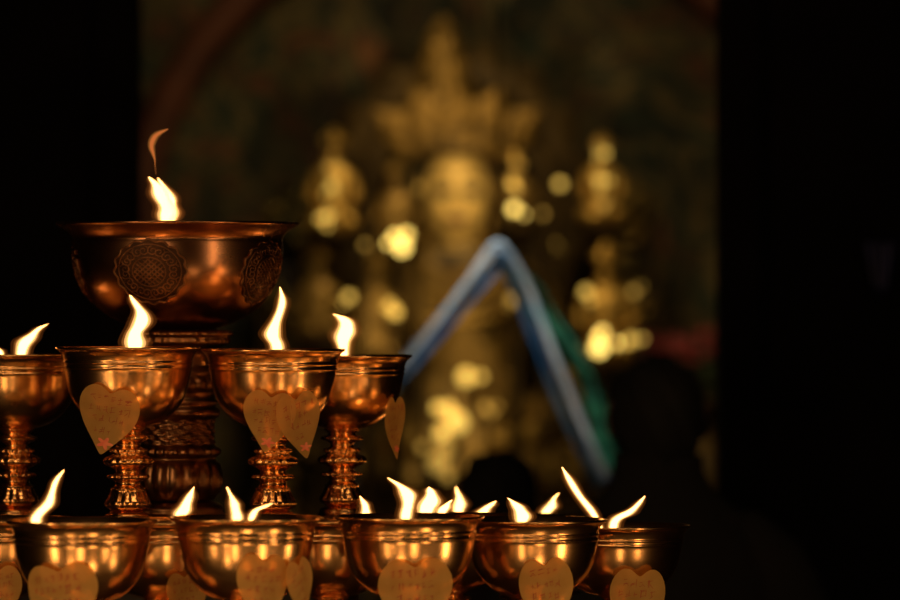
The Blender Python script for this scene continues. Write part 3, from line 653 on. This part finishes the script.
p=P(498,248,D); bm=bmesh.new(); tube_into(bm,[(p.x,D,4.0),(p.x,D,3.0),(p.x,D,p.z+0.02)],0.0025)
tube_into(bm,[(p.x+0.02*math.cos(a),D,p.z+0.0+0.02*math.sin(a)) for a in [2*math.pi*i/20 for i in range(20)]],0.003,True)
top(obj('ceiling_cord',fin(bm,'ceiling_cord'),None,M_wall),'dark cord with iron ring carrying the silk scarves','cord')
p=P(885,265,8.7); bm=bmesh.new(); rows=[]
for i in range(20):
    z=p.z+0.04-0.075*i/19
    rows.append([bm.verts.new((p.x+0.028*u*(1-0.5*(i/19)),8.78+0.008*math.sin(u*9),z-(0.02*(1-abs(u)) if i==19 else 0))) for u in [q/8-1 for q in range(17)]])
for A,B in zip(rows[:-1],rows[1:]):
    for i in range(16): bm.faces.new((A[i],A[i+1],B[i+1],B[i]))
o=obj('wall_pennant',fin(bm,'wall_pennant'),None,M_brocade); top(o,'small dark blue brocade pennant on the partition','pennant')
o.modifiers.new('t','SOLIDIFY').thickness=0.004
# ---------------------------------------------------------------- people (standing, backs turned)
def person(x,y,ht,coat,label,turn=0.0,nod=0.0):
    s=ht/1.7
    e=empty('person',(x,y,0),label,'person')
    e.rotation_euler=(0,0,turn)
    Vb=[(0,0,0.95),(0,0.01,1.12),(0,0.0,1.30),(0,-0.01,1.40),(0,0.0,1.50),(0,0.02,1.56),(0,0.015,1.62),(0,0.005,1.665)]
    Eb=[(i,i+1) for i in range(7)]
    Rb=[(0.15,0.11),(0.13,0.10),(0.15,0.10),(0.09,0.06),0.055,(0.07,0.085),(0.072,0.090),(0.042,0.052)]
    def add(v,par,r): Vb.append(v);Eb.append((par,len(Vb)-1));Rb.append(r); return len(Vb)-1
    for sg in (-1,1):
        a=add((sg*0.13,0,1.375),3,0.045); a=add((sg*0.19,0,1.33),a,0.045); a=add((sg*0.24,0.0,1.10),a,0.040); a=add((sg*0.23,0.08,0.88),a,0.028)
        pl=add((sg*0.225,0.10,0.81),a,(0.018,0.036))
        for k,(dy,l) in enumerate(((-0.028,0.055),(-0.010,0.068),(0.010,0.075),(0.028,0.065))):
            q=add((sg*0.225,0.10+dy,0.77),pl,0.009); add((sg*0.215,0.10+dy+0.008,0.77-l),q,0.007)
        q=add((sg*0.205,0.14,0.82),pl,0.010); add((sg*0.19,0.16,0.785),q,0.008)
        t=add((sg*0.09,0,0.86),0,0.095); t=add((sg*0.10,0.01,0.50),t,0.06); t=add((sg*0.10,0,0.10),t,0.042); t=add((sg*0.10,0.0,0.05),t,0.042); add((sg*0.105,0.16,0.03),t,(0.04,0.025))
    Vs=[(a*s,b2*s,c*s) for a,b2,c in Vb]; Rs=[(r[0]*s,r[1]*s) if isinstance(r,tuple) else r*s for r in Rb]
    body=obj('body',skinmesh('body',Vs,Eb,Rs,2,0),e,M_skin)
    for sg in (-1,1):
        bm=bmesh.new(); bmesh.ops.create_uvsphere(bm,u_segments=14,v_segments=10,radius=1)
        for v2 in bm.verts: v2.co=Vector((sg*0.080+v2.co.x*0.008,0.02+v2.co.y*0.018,1.59+v2.co.z*0.032))*s
        obj('ear',fin(bm,'ear'),e,M_skin)
    bm=bmesh.new(); tube_into(bm,[(0,0.095*s,1.62*s),(0,0.118*s,1.59*s),(0,0.10*s,1.575*s)],[0.006*s,0.013*s,0.010*s]); obj('nose',fin(bm,'nose'),e,M_skin)
    bm=bmesh.new(); bmesh.ops.create_uvsphere(bm,u_segments=48,v_segments=32,radius=1)
    for v2 in bm.verts:
        x2,y2,z2=v2.co
        if y2>0.2 and z2<0.35: y2=0.2+(y2-0.2)*0.25
        low=max(0,-z2)
        nz=1+0.05*math.sin(x2*6+z2*5+x*9)*math.cos(y2*7)+0.03*math.sin(x2*17+z2*11)
        wx=0.083+0.002*max(0,z2)-0.010*low*low
        v2.co=Vector((x2*wx*nz,-0.005+y2*0.102*nz,1.605+(z2*0.095 if z2>0 else z2*0.125)*nz))*s
    obj('hair',fin(bm,'hair'),e,M_hair)
    rows=[]; bm=bmesh.new()
    for z,rx,ry in ((0.72,0.24,0.17),(0.85,0.22,0.165),(1.0,0.205,0.15),(1.15,0.20,0.145),(1.28,0.215,0.145),(1.35,0.205,0.13),(1.41,0.165,0.11),(1.455,0.11,0.09),(1.49,0.075,0.075),(1.53,0.078,0.08)):
        rows.append([bm.verts.new(Vector((rx*math.cos(a)*(1+0.02*math.cos(7*a+z*9)),ry*math.sin(a)*(1+0.03*math.cos(5*a+z*5)),z))*s) for a in [2*math.pi*i/40 for i in range(40)]])
    for A,B in zip(rows[:-1],rows[1:]):
        for i in range(40): bm.faces.new((A[i],A[(i+1)%40],B[(i+1)%40],B[i]))
    c=obj('coat',fin(bm,'coat'),e,coat); sb=c.modifiers.new('s','SUBSURF'); sb.levels=1; sb.render_levels=1
    for sg in (-1,1):
        bm=bmesh.new(); tube_into(bm,[Vector(q)*s for q in ((sg*0.08,0,1.40),(sg*0.14,0,1.38),(sg*0.19,0,1.335),(sg*0.225,0,1.27),(sg*0.25,0.0,1.10),(sg*0.24,0.05,0.96),(sg*0.23,0.085,0.87))],[0.035*s,0.060*s,0.070*s,0.070*s,0.060*s,0.055*s,0.05*s],False,20)
        obj('sleeve',fin(bm,'sleeve'),c,coat)
        bm=bmesh.new(); tube_into(bm,[Vector(q)*s for q in ((sg*0.09,0,0.92),(sg*0.10,0.01,0.52),(sg*0.10,0,0.09))],[0.11*s,0.085*s,0.07*s],False,20)
        obj('trouser_leg',fin(bm,'trouser_leg'),e,M_coat)
        bm=bmesh.new(); tube_into(bm,[Vector(q)*s for q in ((sg*0.10,-0.05,0.05),(sg*0.10,0.0,0.055),(sg*0.105,0.10,0.045),(sg*0.107,0.2,0.03))],[0.035*s,0.052*s,0.045*s,0.028*s],False,16)
        obj('shoe',fin(bm,'shoe'),e,M_hair)
p=P(658,356,8.40); person(p.x,8.40,p.z,M_coat,'person with dark hair and dark coat standing facing the shrine')
p=P(497,450,9.15); person(p.x,9.15,p.z,M_coat2,'shorter person with dark hair and maroon coat facing the shrine')
# ---------------------------------------------------------------- lights
def light(kind,name,loc,energy,color,size=0.1,target=None,**kw):
    l=bpy.data.lights.new(name,kind); l.energy=energy; l.color=color
    if kind=='AREA': l.shape='RECTANGLE' if 'sy' in kw else 'SQUARE'; l.size=size; 
    if 'sy' in kw: l.size_y=kw['sy']
    if kind in('POINT','SPOT'): l.shadow_soft_size=size
    if kind=='SPOT': l.spot_size=kw.get('cone',1.0); l.spot_blend=kw.get('blend',0.7)
    o=bpy.data.objects.new(name,l); COL.objects.link(o); o.location=loc
    if target is not None: o.rotation_euler=(Vector(target)-Vector(loc)).to_track_quat('-Z','Y').to_euler()
    return o
for i,(x,y,z,e) in enumerate(((-0.85,5.50,1.26,1.15),(-0.60,5.35,1.12,0.8),(-0.42,5.33,1.22,0.8),(-0.2,5.40,1.10,0.95),(0.05,5.45,1.24,0.85),(0.22,5.6,1.12,0.85),(0.55,5.80,1.25,1.8))):
    light('POINT','bowl_fill',(x,y,z),e,(1,0.58,0.24),0.05)  # added warm fill points below the frame, brighten bowls and papers
light('AREA','streak_fill',(-1.7,4.6,1.7),8,(1,0.60,0.29),0.13,(-0.35,6.4,1.6),sy=1.5)  # added tall strips out of view, for vertical streaks on the bowls
light('AREA','streak_fill',(1.3,4.6,1.7),7,(1,0.60,0.29),0.13,(-0.2,6.2,1.55),sy=1.5)
light('AREA','streak_fill',(-0.9,3.6,1.6),4,(1,0.60,0.29),0.10,(-0.3,6.3,1.6),sy=1.3)
light('AREA','rim_fill',(-0.3,4.9,3.3),7,(1,0.62,0.32),2.0,(-0.3,6.3,1.6),sy=0.15)  # added overhead strip out of view, for thin highlights on the rims
light('AREA','shrine_fill',(0.1,10.6,3.3),12,(1,0.70,0.31),0.6,(0.0,12.3,1.9))  # added area light above the altar, lifts statue and gilding
light('SPOT','face_fill_spot',(0.20,10.3,2.1),130,(1,0.71,0.31),0.06,(sx0,12.2,AT+FZ-0.02),cone=0.16,blend=1.0)  # added spot to brighten the statue face
light('SPOT','crown_fill_spot',(-0.2,10.3,2.0),36,(1,0.68,0.28),0.06,(sx0-0.02,12.2,AT+FZ+0.22),cone=0.34,blend=1.0)  # added spot to brighten the crown leaves
light('SPOT','body_fill_spot',(-0.25,10.4,1.95),32,(1,0.70,0.30),0.06,(sx0+0.02,12.1,1.48),cone=0.42,blend=1.0)  # added spot for a gold sheen on the statue body
light('SPOT','scarf_fill',(0.30,9.06,2.66),48,(0.86,0.95,1.0),0.12,P(495,350,9.7),cone=0.60)  # added cool spot that brings out the blue silk
w=bpy.data.worlds.new('world'); sc.world=w; w.use_nodes=True
w.node_tree.nodes['Background'].inputs[0].default_value=(0.02,0.018,0.02,1); w.node_tree.nodes['Background'].inputs[1].default_value=0.02
# ---------------------------------------------------------------- camera
cam=bpy.data.cameras.new('camera'); co=bpy.data.objects.new('camera',cam); COL.objects.link(co); sc.camera=co
co.location=(0,0,CZ); co.rotation_euler=(math.pi/2,0,0); cam.lens=200; cam.sensor_width=36; cam.clip_end=60
cam.dof.use_dof=True; cam.dof.focus_distance=6.24; cam.dof.aperture_fstop=3.4
sc.view_settings.view_transform='Standard'
